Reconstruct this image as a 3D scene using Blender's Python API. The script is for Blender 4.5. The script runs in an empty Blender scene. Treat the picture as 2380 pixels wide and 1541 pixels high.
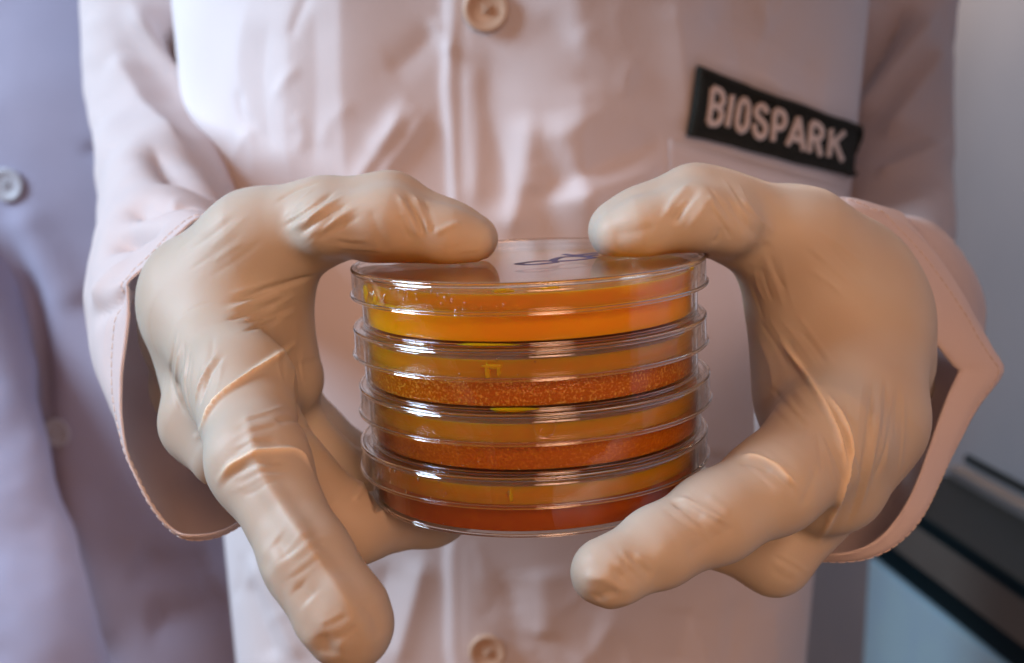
import bpy, bmesh, math, random
import numpy as np
from mathutils import Vector, Matrix
from mathutils.bvhtree import BVHTree

random.seed(7); RNG = np.random.default_rng(7)
S = 0.001                                   # everything below is measured in millimetres
scn = bpy.context.scene
COL = scn.collection

# ------------------------------------------------------------------ camera
PITCH = math.radians(10.4)
CAM = np.array([-5.0, -315.0, 38.0])
FV = 4000 * 2380 / 3376.0
FWD = np.array([0, math.cos(PITCH), -math.sin(PITCH)])
UP = np.array([0, math.sin(PITCH), math.cos(PITCH)])
RIGHT = np.array([1.0, 0, 0])
def V(x, y, d):
    """point seen at (x, y) of a 2380 x 1541 view, d millimetres from the lens plane"""
    return CAM + d * FWD + (x - 1190.0) / FV * d * RIGHT - (y - 770.5) / FV * d * UP
def ray(x, y):
    v = V(x, y, 1.0) - CAM
    return v / np.linalg.norm(v)

cd = bpy.data.cameras.new('camera'); cam = bpy.data.objects.new('camera', cd); COL.objects.link(cam)
cam.location = CAM * S; cam.rotation_euler = (math.pi / 2 - PITCH, 0, 0)
cd.sensor_width = 36; cd.lens = 36 * 4000 / 3376.0
cd.clip_start = 0.01; cd.clip_end = 50
cd.dof.use_dof = True; cd.dof.focus_distance = 0.285; cd.dof.aperture_fstop = 14
scn.camera = cam

# ------------------------------------------------------------------ world, lamps, exposure
w = bpy.data.worlds.new('World'); scn.world = w; w.use_nodes = True
bg = w.node_tree.nodes['Background']
bg.inputs[0].default_value = (1.0, 0.48, 0.26, 1); bg.inputs[1].default_value = 0.19

def area_lamp(name, loc, target, sx, sy, power, color):
    l = bpy.data.lights.new(name, 'AREA'); l.shape = 'RECTANGLE'; l.size = sx * S; l.size_y = sy * S
    l.energy = power; l.color = color
    o = bpy.data.objects.new(name, l); COL.objects.link(o)
    o.location = Vector(loc) * S
    o.rotation_euler = (Vector(target) - Vector(loc)).to_track_quat('-Z', 'Y').to_euler()
    return o
area_lamp('window_light', (-1000, 0, 540), (0, 170, 60), 360, 560, 18.5, (0.62, 0.81, 1.0))
area_lamp('rear_window_light', (-650, 1350, 500), (450, 800, -200), 500, 700, 3.2, (0.58, 0.80, 1.0))
_w = V(2290, 0, 1150)
area_lamp('wall_fill', (_w[0] - 70, _w[1], _w[2] + 330), (_w[0] + 40, _w[1], _w[2] - 200), 300, 60, 2.6, (1.0, 0.72, 0.52))  # added lamp, no fixture known: warms the wall from the top down
area_lamp('warm_lamp', (120, -560, 260), (0, 0, -25), 300, 300, 0.21, (1.0, 0.54, 0.33)).data.spread = math.radians(36)

scn.view_settings.view_transform = 'Standard'; scn.view_settings.look = 'None'
scn.view_settings.exposure = 0; scn.view_settings.gamma = 1; scn.view_settings.use_curve_mapping = False
cy = scn.cycles
cy.max_bounces = 16; cy.transmission_bounces = 16; cy.glossy_bounces = 6; cy.diffuse_bounces = 3
cy.adaptive_threshold = 0.02
cy.transparent_max_bounces = 24; cy.use_denoising = True; cy.sample_clamp_indirect = 40
cy.blur_glossy = 0.3; cy.caustics_reflective = False; cy.caustics_refractive = True

# ------------------------------------------------------------------ helpers
def tag(o, label=None, cat=None, group=None, kind=None):
    if label: o['label'] = label
    if cat: o['category'] = cat
    if group: o['group'] = group
    if kind: o['kind'] = kind
    return o
def empty(name, loc=(0, 0, 0)):
    o = bpy.data.objects.new(name, None); COL.objects.link(o)
    o.location = Vector(loc) * S; o.empty_display_size = 0.02
    return o
def attach(o, parent):
    if parent is not None:
        o.parent = parent
        o.matrix_parent_inverse = Matrix.Translation(parent.location).inverted() if parent.type == 'EMPTY' and tuple(parent.rotation_euler) == (0, 0, 0) else Matrix.Identity(4)
    return o
def mesh_obj(name, verts, faces, mat, parent=None, smooth=True):
    me = bpy.data.meshes.new(name)
    v = np.asarray(verts, dtype=float) * S
    me.from_pydata(v.tolist(), [], [tuple(int(i) for i in f) for f in faces])
    me.validate(); me.update()
    if smooth: me.polygons.foreach_set('use_smooth', [True] * len(me.polygons))
    if mat: me.materials.append(mat)
    o = bpy.data.objects.new(name, me); COL.objects.link(o)
    return attach(o, parent)
def sharp(o, deg=35):
    o.data.set_sharp_from_angle(angle=math.radians(deg)); return o

def resample(pts, n):
    p = np.asarray(pts, float)
    L = np.r_[0, np.cumsum(np.linalg.norm(np.diff(p, axis=0), axis=1))]
    t = np.linspace(0, L[-1], n)
    return np.stack([np.interp(t, L, p[:, i]) for i in range(p.shape[1])], -1)
def smoothline(pts, n, closed=False):
    """Catmull-Rom through pts, n samples, evenly spaced"""
    p = np.asarray(pts, float); m = len(p); out = []
    segs = m if closed else m - 1
    for i in range(segs):
        if closed: a, b, c, d = p[(i - 1) % m], p[i], p[(i + 1) % m], p[(i + 2) % m]
        else: a, b, c, d = p[max(i - 1, 0)], p[i], p[i + 1], p[min(i + 2, m - 1)]
        for t in np.linspace(0, 1, 12, endpoint=False):
            out.append(0.5 * ((2 * b) + (-a + c) * t + (2 * a - 5 * b + 4 * c - d) * t * t + (-a + 3 * b - 3 * c + d) * t ** 3))
    out.append(p[0] if closed else p[-1])
    r = resample(out, n + 1 if closed else n)
    return r[:-1] if closed else r

def vert_normals(v, f):
    f = np.asarray(f); n = np.zeros_like(v)
    fn = np.cross(v[f[:, 2]] - v[f[:, 0]], v[f[:, 3]] - v[f[:, 1]]) if f.shape[1] == 4 else np.cross(v[f[:, 1]] - v[f[:, 0]], v[f[:, 2]] - v[f[:, 0]])
    for k in range(f.shape[1]): np.add.at(n, f[:, k], fn)
    return n / np.maximum(np.linalg.norm(n, axis=1, keepdims=True), 1e-9)

def folds(v, f, n, specs, cusp=0.0):
    """raise (+) or sink (-) ridges along lines that lie on the surface. spec: (points in view px, height mm, half width mm)"""
    if not specs: return v
    bvh = BVHTree.FromPolygons([Vector(p) for p in v], [tuple(int(i) for i in q) for q in f])
    disp = np.zeros(len(v))
    for pts, h, wd in specs:
        line = []
        for q in smoothline(np.array(pts, float), max(8, int(np.linalg.norm(np.diff(np.array(pts, float), axis=0), axis=1).sum() / 9))):
            hit = bvh.ray_cast(Vector(CAM), Vector(ray(q[0], q[1])))
            if hit[0] is not None: line.append(np.array(hit[0]))
        if len(line) < 2: continue
        line = np.array(line)
        keep = [0] + [i for i in range(1, len(line)) if np.linalg.norm(line[i] - line[i - 1]) < 25]
        line = line[keep]
        lo, hi = line.min(0) - 3 * wd, line.max(0) + 3 * wd
        idx = np.where(np.all((v > lo) & (v < hi), axis=1))[0]
        if len(idx) == 0: continue
        P = v[idx]; best = np.full(len(idx), 1e9); tt = np.zeros(len(idx)); m = len(line) - 1
        for i in range(m):
            a, b = line[i], line[i + 1]; ab = b - a; L = max(ab @ ab, 1e-9)
            t = np.clip((P - a) @ ab / L, 0, 1)
            d = np.linalg.norm(P - a - t[:, None] * ab, axis=1)
            u = d < best; best[u] = d[u]; tt[u] = (i + t[u]) / m
        taper = np.clip(np.minimum(tt, 1 - tt) * 5, 0, 1); taper = taper * taper * (3 - 2 * taper)
        disp[idx] += h * ((1 - cusp) * np.exp(-(best / wd) ** 2) + cusp * np.exp(-best / (0.55 * wd))) * (0.15 + 0.85 * taper)
    return v + n * disp[:, None]

def vnoise(p, scale, seed=0):
    """smooth value noise, -1..1"""
    q = p / scale + seed * 17.3; i = np.floor(q).astype(np.int64); fr = q - i; u = fr * fr * (3 - 2 * fr)
    def h(a, b, c):
        x = (a * 374761393 + b * 668265263 + c * 2147483647 + seed * 1013) & 0xffffffff
        x = ((x ^ (x >> 13)) * 1274126177) & 0xffffffff
        return ((x ^ (x >> 16)) & 0xffff) / 32767.5 - 1
    r = 0
    for dx in (0, 1):
        for dy in (0, 1):
            for dz in (0, 1):
                wgt = (u[:, 0] if dx else 1 - u[:, 0]) * (u[:, 1] if dy else 1 - u[:, 1]) * (u[:, 2] if dz else 1 - u[:, 2])
                r = r + wgt * h(i[:, 0] + dx, i[:, 1] + dy, i[:, 2] + dz)
    return r

def lathe(profile, seg, closed=True, wob=None):
    pr = np.asarray(profile, float); m = len(pr); v = []
    for k in range(seg):
        a = 2 * math.pi * k / seg
        for r, z in pr: v.append((r * math.cos(a), r * math.sin(a), z))
    f = []
    for k in range(seg):
        k2 = (k + 1) % seg
        for j in range(m if closed else m - 1):
            j2 = (j + 1) % m
            f.append((k * m + j, k2 * m + j, k2 * m + j2, k * m + j2))
    return np.array(v), f
def lathe_obj(name, profile, seg, mat, parent, closed=True, deg=40):
    v, f = lathe(profile, seg, closed)
    o = mesh_obj(name, v, f, mat); o.parent = parent
    bm = bmesh.new(); bm.from_mesh(o.data); bmesh.ops.remove_doubles(bm, verts=bm.verts, dist=1e-7)
    bmesh.ops.recalc_face_normals(bm, faces=bm.faces); bm.to_mesh(o.data); bm.free()
    return sharp(o, deg)

def tube(line, rad, nseg=8, flat=None):
    """tube along a 3D line; rad scalar or array; flat=(axis, factor) squeezes across the axis"""
    L = np.asarray(line, float); n = len(L); rad = np.broadcast_to(rad, n)
    tan = np.gradient(L, axis=0); tan /= np.linalg.norm(tan, axis=1, keepdims=True) + 1e-12
    ref = np.array([0, 0, 1.0]) if abs(tan[0][2]) < 0.9 else np.array([1.0, 0, 0])
    v = []; nrm = np.cross(tan[0], ref); nrm /= np.linalg.norm(nrm)
    for i in range(n):
        nrm = nrm - tan[i] * (nrm @ tan[i]); nrm /= np.linalg.norm(nrm); b = np.cross(tan[i], nrm)
        for k in range(nseg):
            a = 2 * math.pi * k / nseg
            o = rad[i] * (math.cos(a) * nrm + math.sin(a) * b)
            if flat is not None: o = o - flat[0] * (o @ flat[0]) * (1 - flat[1])
            v.append(L[i] + o)
    f = []
    for i in range(n - 1):
        for k in range(nseg):
            k2 = (k + 1) % nseg
            f.append((i * nseg + k, i * nseg + k2, (i + 1) * nseg + k2, (i + 1) * nseg + k))
    f.append(tuple(range(nseg))[::-1]); f.append(tuple((n - 1) * nseg + k for k in range(nseg)))
    return np.array(v), f
def join(parts):
    V_, F_ = [], []; o = 0
    for v, f in parts:
        V_.append(v); F_ += [tuple(i + o for i in q) for q in f]; o += len(v)
    return np.concatenate(V_), F_

# ------------------------------------------------------------------ materials
def material(name):
    m = bpy.data.materials.new(name); m.use_nodes = True
    nt = m.node_tree; p = nt.nodes['Principled BSDF']
    return m, nt, p
def node(nt, kind, **kw):
    n = nt.nodes.new(kind)
    for k, v in kw.items(): setattr(n, k, v)
    return n
def noise_col(nt, p, c1, c2, scale, detail=3, lo=0.35, hi=0.65, stretch=None):
    tc = node(nt, 'ShaderNodeTexCoord'); src = tc.outputs['Object']
    if stretch:
        mp = node(nt, 'ShaderNodeMapping'); mp.inputs['Scale'].default_value = stretch
        nt.links.new(src, mp.inputs[0]); src = mp.outputs[0]
    n = node(nt, 'ShaderNodeTexNoise'); n.inputs['Scale'].default_value = scale; n.inputs['Detail'].default_value = detail
    nt.links.new(src, n.inputs['Vector'])
    r = node(nt, 'ShaderNodeValToRGB'); r.color_ramp.elements[0].position = lo; r.color_ramp.elements[1].position = hi
    r.color_ramp.elements[0].color = (*c1, 1); r.color_ramp.elements[1].color = (*c2, 1)
    nt.links.new(n.outputs['Fac'], r.inputs[0]); nt.links.new(r.outputs[0], p.inputs['Base Color'])
    return tc, n
def bump(nt, p, layers):
    """layers: (texture output socket, strength, distance in metres)"""
    prev = None
    for sock, st, dist in layers:
        b = node(nt, 'ShaderNodeBump'); b.inputs['Strength'].default_value = st; b.inputs['Distance'].default_value = dist
        nt.links.new(sock, b.inputs['Height'])
        if prev: nt.links.new(prev, b.inputs['Normal'])
        prev = b.outputs[0]
    nt.links.new(prev, p.inputs['Normal'])

def coat_material(name, c1, c2, thin=0.0):
    m, nt, p = material(name)
    tc, n = noise_col(nt, p, c1, c2, 9, 4)
    p.inputs['Roughness'].default_value = 0.85; p.inputs['Specular IOR Level'].default_value = 0.2
    p.inputs['Sheen Weight'].default_value = 0.05; p.inputs['Sheen Roughness'].default_value = 0.5
    w1 = node(nt, 'ShaderNodeTexWave', wave_type='BANDS', bands_direction='X'); w1.inputs['Scale'].default_value = 420
    w1.inputs['Distortion'].default_value = 1.5; w1.inputs['Detail'].default_value = 1
    w2 = node(nt, 'ShaderNodeTexWave', wave_type='BANDS', bands_direction='Z'); w2.inputs['Scale'].default_value = 420
    w2.inputs['Distortion'].default_value = 1.5
    n2 = node(nt, 'ShaderNodeTexNoise'); n2.inputs['Scale'].default_value = 45; n2.inputs['Detail'].default_value = 4
    for q in (w1, w2, n2): nt.links.new(tc.outputs['Object'], q.inputs['Vector'])
    bump(nt, p, [(n2.outputs['Fac'], 0.10, 0.0012), (w1.outputs['Fac'], 0.12, 0.0002), (w2.outputs['Fac'], 0.12, 0.0002)])
    if thin:                                  # a single layer of cloth lets some light through
        mx = node(nt, 'ShaderNodeMixShader'); tl = node(nt, 'ShaderNodeBsdfTranslucent'); mx.inputs[0].default_value = thin
        tl.inputs[0].default_value = (*c2, 1)
        nt.links.new(p.outputs[0], mx.inputs[1]); nt.links.new(tl.outputs[0], mx.inputs[2]); nt.links.new(mx.outputs[0], nt.nodes['Material Output'].inputs['Surface'])
    return m
M = {}
M['coat'] = coat_material('pink_coat_cloth', (0.75, 0.70, 0.72), (0.79, 0.74, 0.76))
M['sleeve'] = coat_material('pink_sleeve_cloth', (0.80, 0.71, 0.71), (0.84, 0.75, 0.75), 0.30)
M['coat2'] = coat_material('lavender_coat_cloth', (0.37, 0.36, 0.49), (0.43, 0.41, 0.54))

m, nt, p = material('glove_latex')
tc, n = noise_col(nt, p, (0.49, 0.41, 0.33), (0.52, 0.47, 0.40), 32, 3, 0.30, 0.60)
p.inputs['Roughness'].default_value = 0.50; p.inputs['Specular IOR Level'].default_value = 0.26
p.inputs['Subsurface Weight'].default_value = 0.15; p.inputs['Subsurface Radius'].default_value = (1.0, 0.45, 0.22)
p.inputs['Subsurface Scale'].default_value = 0.003
n1 = node(nt, 'ShaderNodeTexNoise'); n1.inputs['Scale'].default_value = 120; n1.inputs['Detail'].default_value = 5
n1.inputs['Distortion'].default_value = 0.6
n2 = node(nt, 'ShaderNodeTexNoise'); n2.inputs['Scale'].default_value = 2200; n2.inputs['Detail'].default_value = 2
for q in (n1, n2): nt.links.new(tc.outputs['Object'], q.inputs['Vector'])
bump(nt, p, [(n1.outputs['Fac'], 0.07, 0.0012), (n2.outputs['Fac'], 0.2, 0.0001)])
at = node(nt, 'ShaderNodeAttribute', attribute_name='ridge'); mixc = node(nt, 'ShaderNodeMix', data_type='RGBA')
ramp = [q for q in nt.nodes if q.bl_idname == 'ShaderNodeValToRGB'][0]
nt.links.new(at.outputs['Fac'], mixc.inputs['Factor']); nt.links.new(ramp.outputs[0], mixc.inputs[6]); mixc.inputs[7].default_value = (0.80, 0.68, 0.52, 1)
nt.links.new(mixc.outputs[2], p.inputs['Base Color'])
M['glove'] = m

def plastic(name, refr=0.4, rough=0.015, tint=(1, 0.995, 0.98)):
    m, nt, p = material(name); nt.nodes.remove(p)
    gl = node(nt, 'ShaderNodeBsdfGlossy'); gl.inputs['Roughness'].default_value = rough
    tr = node(nt, 'ShaderNodeBsdfTransparent'); tr.inputs[0].default_value = (*tint, 1)
    rf = node(nt, 'ShaderNodeBsdfRefraction'); rf.inputs['IOR'].default_value = 1.5; rf.inputs['Roughness'].default_value = 0.01; rf.inputs[0].default_value = (*tint, 1)
    m1 = node(nt, 'ShaderNodeMixShader'); m1.inputs[0].default_value = refr
    m2 = node(nt, 'ShaderNodeMixShader')
    lw = node(nt, 'ShaderNodeLayerWeight'); lw.inputs['Blend'].default_value = 0.5
    pw = node(nt, 'ShaderNodeMath', operation='POWER'); pw.inputs[1].default_value = 5
    ma = node(nt, 'ShaderNodeMath', operation='MULTIPLY_ADD'); ma.inputs[1].default_value = 0.95; ma.inputs[2].default_value = 0.05
    nt.links.new(lw.outputs['Facing'], pw.inputs[0]); nt.links.new(pw.outputs[0], ma.inputs[0]); nt.links.new(ma.outputs[0], m2.inputs[0])
    nt.links.new(tr.outputs[0], m1.inputs[1]); nt.links.new(rf.outputs[0], m1.inputs[2])
    nt.links.new(m1.outputs[0], m2.inputs[1]); nt.links.new(gl.outputs[0], m2.inputs[2])
    nt.links.new(m2.outputs[0], nt.nodes['Material Output'].inputs['Surface'])
    tc = node(nt, 'ShaderNodeTexCoord'); n = node(nt, 'ShaderNodeTexNoise'); n.inputs['Scale'].default_value = 70; n.inputs['Detail'].default_value = 2
    bp = node(nt, 'ShaderNodeBump'); bp.inputs['Strength'].default_value = 0.05; bp.inputs['Distance'].default_value = 0.001
    nt.links.new(tc.outputs['Object'], n.inputs['Vector']); nt.links.new(n.outputs['Fac'], bp.inputs['Height'])
    nt.links.new(bp.outputs[0], gl.inputs['Normal']); nt.links.new(bp.outputs[0], rf.inputs['Normal'])
    return m
def glass(name, ior=1.5, rough=0.0):
    m, nt, p = material(name)
    p.inputs['Base Color'].default_value = (1, 0.995, 0.98, 1); p.inputs['Roughness'].default_value = rough
    p.inputs['IOR'].default_value = ior; p.inputs['Transmission Weight'].default_value = 1.0
    tc = node(nt, 'ShaderNodeTexCoord'); n = node(nt, 'ShaderNodeTexNoise'); n.inputs['Scale'].default_value = 110; n.inputs['Detail'].default_value = 3
    nt.links.new(tc.outputs['Object'], n.inputs['Vector'])
    bump(nt, p, [(n.outputs['Fac'], 0.04, 0.0006)])
    return m
M['plastic'] = glass('clear_polystyrene', 1.5)
M['thin_plastic'] = plastic('thin_clear_polystyrene', 0.0)
M['drop'] = glass('water_drop', 1.33)

def agar(name, c1, c2, tint, grain, grain_scale, clear=0.5):
    m, nt, p = material(name)
    tc, n = noise_col(nt, p, c1, c2, grain_scale, 4, 0.50, 0.72)
    p.inputs['Roughness'].default_value = 0.12; p.inputs['IOR'].default_value = 1.34
    p.inputs['Subsurface Weight'].default_value = 0.9; p.inputs['Subsurface Radius'].default_value = (1.0, 0.4, 0.08); p.inputs['Subsurface Scale'].default_value = 0.005
    v = node(nt, 'ShaderNodeTexVoronoi'); v.inputs['Scale'].default_value = grain_scale
    nt.links.new(tc.outputs['Object'], v.inputs['Vector'])
    bump(nt, p, [(v.outputs['Distance'], grain, 0.001)])
    mx = node(nt, 'ShaderNodeMixShader'); tr = node(nt, 'ShaderNodeBsdfTransparent')
    tr.inputs[0].default_value = (*tint, 1); mx.inputs[0].default_value = clear
    nt.links.new(p.outputs[0], mx.inputs[1]); nt.links.new(tr.outputs[0], mx.inputs[2]); nt.links.new(mx.outputs[0], nt.nodes['Material Output'].inputs['Surface'])
    return m
M['agar'] = [agar('orange_agar', (1.0, 0.36, 0.001), (1.0, 0.39, 0.002), (1.0, 0.75, 0.05), 0.02, 150, 0.04),
             agar('bubbly_amber_agar', (0.58, 0.155, 0.002), (1.0, 0.52, 0.08), (1.0, 0.66, 0.05), 0.4, 1500, 0.2),
             agar('grainy_amber_agar', (0.56, 0.15, 0.002), (0.74, 0.25, 0.012), (1.0, 0.66, 0.05), 0.3, 1300, 0.2),
             agar('deep_amber_agar', (0.42, 0.085, 0.001), (0.46, 0.098, 0.0015), (1.0, 0.55, 0.04), 0.03, 300, 0.2)]
M['lit_headspace'] = agar('golden_lit_headspace', (1.0, 0.41, 0.008), (1.0, 0.45, 0.012), (1.0, 0.70, 0.10), 0.02, 200, 0.42)  # paler gold imitates the lit agar surface and haze behind the lid skirt
M['drip'] = agar('yellow_gel', (1.0, 0.54, 0.01), (1.0, 0.58, 0.02), (1.0, 0.80, 0.10), 0.02, 300, 0.62)

def plain(name, c, rough=0.5, c2=None, scale=20):
    m, nt, p = material(name)
    p.inputs['Roughness'].default_value = rough
    noise_col(nt, p, c, c2 or tuple(min(1, x * 1.08) for x in c), scale)
    return m
M['patch'] = plain('black_twill', (0.008, 0.011, 0.009), 0.9, (0.016, 0.018, 0.015), 500)
M['thread'] = plain('pale_thread', (0.74, 0.63, 0.58), 0.8, (0.86, 0.75, 0.70), 400)
M['edge_thread'] = plain('dark_green_thread', (0.014, 0.020, 0.016), 0.7, (0.030, 0.036, 0.030), 900)
M['button'] = plain('tan_button', (0.60, 0.42, 0.30), 0.35)
M['button2'] = plain('grey_button', (0.45, 0.45, 0.50), 0.35)
M['ink'] = plain('violet_ink', (0.07, 0.06, 0.15), 0.5)
M['wall'] = plain('painted_wall', (0.38, 0.40, 0.46), 0.9, (0.48, 0.48, 0.52), 3)
M['board'] = plain('beige_board', (0.85, 0.72, 0.58), 0.8)
M['backwall'] = plain('blue_grey_wall', (0.012, 0.10, 0.19), 1.0)
M['backwall'].node_tree.nodes['Principled BSDF'].inputs['Specular IOR Level'].default_value = 0.05
M['black'] = plain('black_worktop', (0.006, 0.009, 0.008), 0.35)
M['apron'] = plain('grey_apron', (0.17, 0.15, 0.13), 0.5)
M['ledge'] = plain('grey_ledge', (0.22, 0.20, 0.20), 0.5)
M['cabinet'] = plain('pale_blue_panel', (0.54, 0.80, 1.0), 0.4)

# ------------------------------------------------------------------ the room behind
def box(name, lo, hi, mat, parent=None, bev=0):
    x0, y0, z0 = lo; x1, y1, z1 = hi
    v = [(x, y, z) for x in (x0, x1) for y in (y0, y1) for z in (z0, z1)]
    f = [(0, 1, 3, 2), (4, 6, 7, 5), (0, 4, 5, 1), (2, 3, 7, 6), (0, 2, 6, 4), (1, 5, 7, 3)]
    o = mesh_obj(name, v, f, mat, parent, smooth=False)
    if bev:
        b = o.modifiers.new('bevel', 'BEVEL'); b.width = bev * S; b.segments = 3
    return o
tag(box('wall_back', (-5000, 1560, -1300), (1600, 1640, 1800), M['backwall']), kind='structure')

P2 = V(2124, 1184, 1100); Q2 = V(2380, 1354, 930)
bz = P2[2]
bdir = np.array([Q2[0] - P2[0], Q2[1] - P2[1], 0]); bdir /= np.linalg.norm(bdir)
bnrm = np.array([-bdir[1], bdir[0], 0])
if bnrm[0] < 0: bnrm = -bnrm
def bench_block(name, a0, a1, n0, n1, z0, z1, mat, parent):
    v = []
    for a in (a0, a1):
        for n_ in (n0, n1):
            for z in (z0, z1):
                q = P2 + bdir * a + bnrm * n_; v.append((q[0], q[1], z))
    f = [(0, 1, 3, 2), (4, 6, 7, 5), (0, 4, 5, 1), (2, 3, 7, 6), (0, 2, 6, 4), (1, 5, 7, 3)]
    o = mesh_obj(name, v, f, mat, parent, smooth=False)
    b = o.modifiers.new('bevel', 'BEVEL'); b.width = 2 * S; b.segments = 2
    return o
bench = empty('lab_bench', (P2[0], P2[1], -1200))
tag(bench, 'lab bench with black worktop, grey apron and pale blue cabinet, at the right', 'bench')
A0, A1 = -95, 620
bench_block('worktop', A0, A1, -1, 84, bz - 14, bz, M['black'], bench)
bench_block('apron', A0, A1, 2, 80, bz - 52, bz - 14.5, M['apron'], bench)
bench_block('shaded_recess', A0, A1, 9, 80, bz - 80, bz - 52.5, M['black'], bench)  # black block paints in the shade of the gap under the apron
bench_block('cabinet_panel', A0 + 4, A1, 4, 80, -1190, bz - 80.5, M['cabinet'], bench)
bench_block('back_ledge', A0, A1, 84.5, 100, bz - 80, bz + 9, M['ledge'], bench)
bench_block('cable_rail', A0, A1, 100.5, 106, bz + 12, bz + 20, M['black'], bench)
def wall_right():
    o = bench_block('wall_right', A0 - 700, A1 + 400, 107, 150, -1200, 1400, M['wall'], None)
    o.modifiers.clear()
    return tag(o, kind='structure')
wall_right()

# ------------------------------------------------------------------ coat bodies
def coat_body(xc, yc, a, b, z0, z1, nz, nt_, taper=0.0, n_exp=2.5):
    th = np.linspace(0, 2 * math.pi, nt_, endpoint=False)
    zs = np.linspace(z0, z1, nz); v = np.zeros((nz, nt_, 3))
    cx = np.sign(np.sin(th)) * np.abs(np.sin(th)) ** (2 / n_exp); cyy = -np.sign(np.cos(th)) * np.abs(np.cos(th)) ** (2 / n_exp)
    for i, z in enumerate(zs):
        k = 1 + taper * (z - z0) / (z1 - z0)
        v[i, :, 0] = xc + a * k * cx; v[i, :, 1] = yc + b * cyy; v[i, :, 2] = z
    f = []
    for i in range(nz - 1):
        r = np.arange(nt_); r2 = (r + 1) % nt_
        f.append(np.stack([i * nt_ + r, i * nt_ + r2, (i + 1) * nt_ + r2, (i + 1) * nt_ + r], -1))
    return v.reshape(-1, 3), np.concatenate(f)
def step_edge(v, n, line_px, height, depth_guess, side=1, soft=0.8):
    """cloth layer that lies on top: everything on one side of a near-vertical line is raised"""
    pts = np.array([V(x, y, depth_guess) for x, y in line_px]); o = np.argsort(pts[:, 2])
    xe = np.interp(v[:, 2], pts[o, 2], pts[o, 0])
    s = 1 / (1 + np.exp(-np.clip(side * (v[:, 0] - xe) / soft, -30, 30)))
    return s

def front_y(bvh, px, py):
    h = bvh.ray_cast(Vector(CAM), Vector(ray(px, py)))
    if h[0] is None: h = bvh.find_nearest(Vector(V(px, py, 640)))
    return np.array(h[0]), np.array(h[1])

person = empty('person', (20, 370, -1200))
tag(person, 'person in a pale pink lab coat and cream gloves holding the stacked dishes', 'person')
# torso of the coat: centre of the front about 580 mm from the lens
c0 = V(1235, 700, 585)
bv, bf = coat_body(c0[0] + 3, c0[1] + 105, 165, 105, -330, 430, 400, 600, taper=0.23)
_a = math.radians(-7); _q = bv - np.array([c0[0], c0[1] + 60, 0])
bv = np.stack([_q[:, 0] * math.cos(_a) - _q[:, 1] * -math.sin(_a), _q[:, 0] * -math.sin(_a) + _q[:, 1] * math.cos(_a), _q[:, 2]], -1) + np.array([c0[0], c0[1] + 60, 0])
bn = vert_normals(bv, bf)
if (bn[:, 1] * (bv[:, 1] - (c0[1] + 105))).sum() < 0: bf = bf[:, ::-1]; bn = -bn
front = np.clip((c0[1] + 60 - bv[:, 1]) / 40, 0, 1)
TORSO_FOLDS = [
    ([(1330, -160), (1340, 200), (1350, 600)], 11, 42), ([(800, -160), (800, 200), (820, 600)], 9, 42), ([(1700, -100), (1720, 150), (1730, 330)], -6, 30),
    ([(1050, 5), (1046, 100), (1041, 200), (1049, 350), (1056, 480), (1060, 700)], 1.4, 1.6),
    ([(945, 230), (905, 320), (850, 400), (790, 520)], 3.0, 5), ([(1000, 250), (950, 330), (900, 400), (850, 520)], 3.0, 5),
    ([(1232, 250), (1215, 380), (1180, 560)], 4.5, 8), ([(1262, 420), (1270, 520), (1280, 600)], -3, 12),
    ([(1290, 250), (1330, 380), (1400, 560)], 4.0, 9),
    ([(1240, 445), (1350, 400), (1480, 345), (1540, 310)], -4.5, 9), ([(1260, 480), (1400, 430), (1540, 375)], 4.0, 9),
    ([(1560, -20), (1575, 120), (1590, 260), (1600, 320)], 4.5, 12),
    ([(1620, 30), (1740, 75), (1850, 140), (1930, 190)], -6, 15), ([(1600, 120), (1750, 170), (1880, 240), (1960, 290)], 4, 13),
    ([(690, -20), (680, 150), (672, 300), (690, 440)], 2.6, 16), ([(740, 0), (745, 200), (735, 420)], -1.6, 13),
    ([(590, -20), (560, 150), (590, 300), (600, 470)], 1.8, 12), ([(640, 30), (620, 180), (640, 380)], -1.3, 11),
    ([(1140, 120), (1130, 250), (1170, 420), (1160, 520)], -3, 10), ([(1100, 130), (1110, 300), (1100, 500)], 2.5, 9),
    ([(1020, 60), (960, 130), (900, 170)], -1.8, 7), ([(980, 240), (930, 290), (860, 350)], 1.5, 6),
    ([(990, 1280), (960, 1400), (915, 1560)], 5, 8), ([(905, 1300), (870, 1450), (840, 1560)], -4, 10),
    ([(1255, 1310), (1262, 1400), (1255, 1490)], 5, 12), ([(1180, 1330), (1200, 1450), (1190, 1545)], -3, 12),
    ([(575, 1280), (640, 1400), (700, 1545)], 6, 9), ([(570, 1340), (610, 1460), (640, 1545)], -5, 10),
    ([(1040, 1240), (1042, 1400), (1044, 1560)], 1.6, 1.8), ([(1430, 1420), (1380, 1500), (1330, 1560)], 4, 9),
    ([(1600, 1400), (1560, 1560)], -3, 14), ([(1790, 1400), (1800, 1560)], 3, 12), ([(1700, 1380), (1690, 1560)], -3, 10),
    ([(1330, 60), (1400, 140), (1480, 180)], 1.8, 9), ([(1420, 240), (1330, 290), (1250, 330)], 1.6, 8),
    ([(1250, 30), (1330, 130), (1350, 230)], -1.8, 9),
]
MICRO = [([(1078, -40), (1074, 100), (1069, 200), (1077, 350), (1084, 480)], -0.7, 1.2), ([(1068, 1240), (1070, 1400), (1072, 1560)], -0.7, 1.2)]
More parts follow.
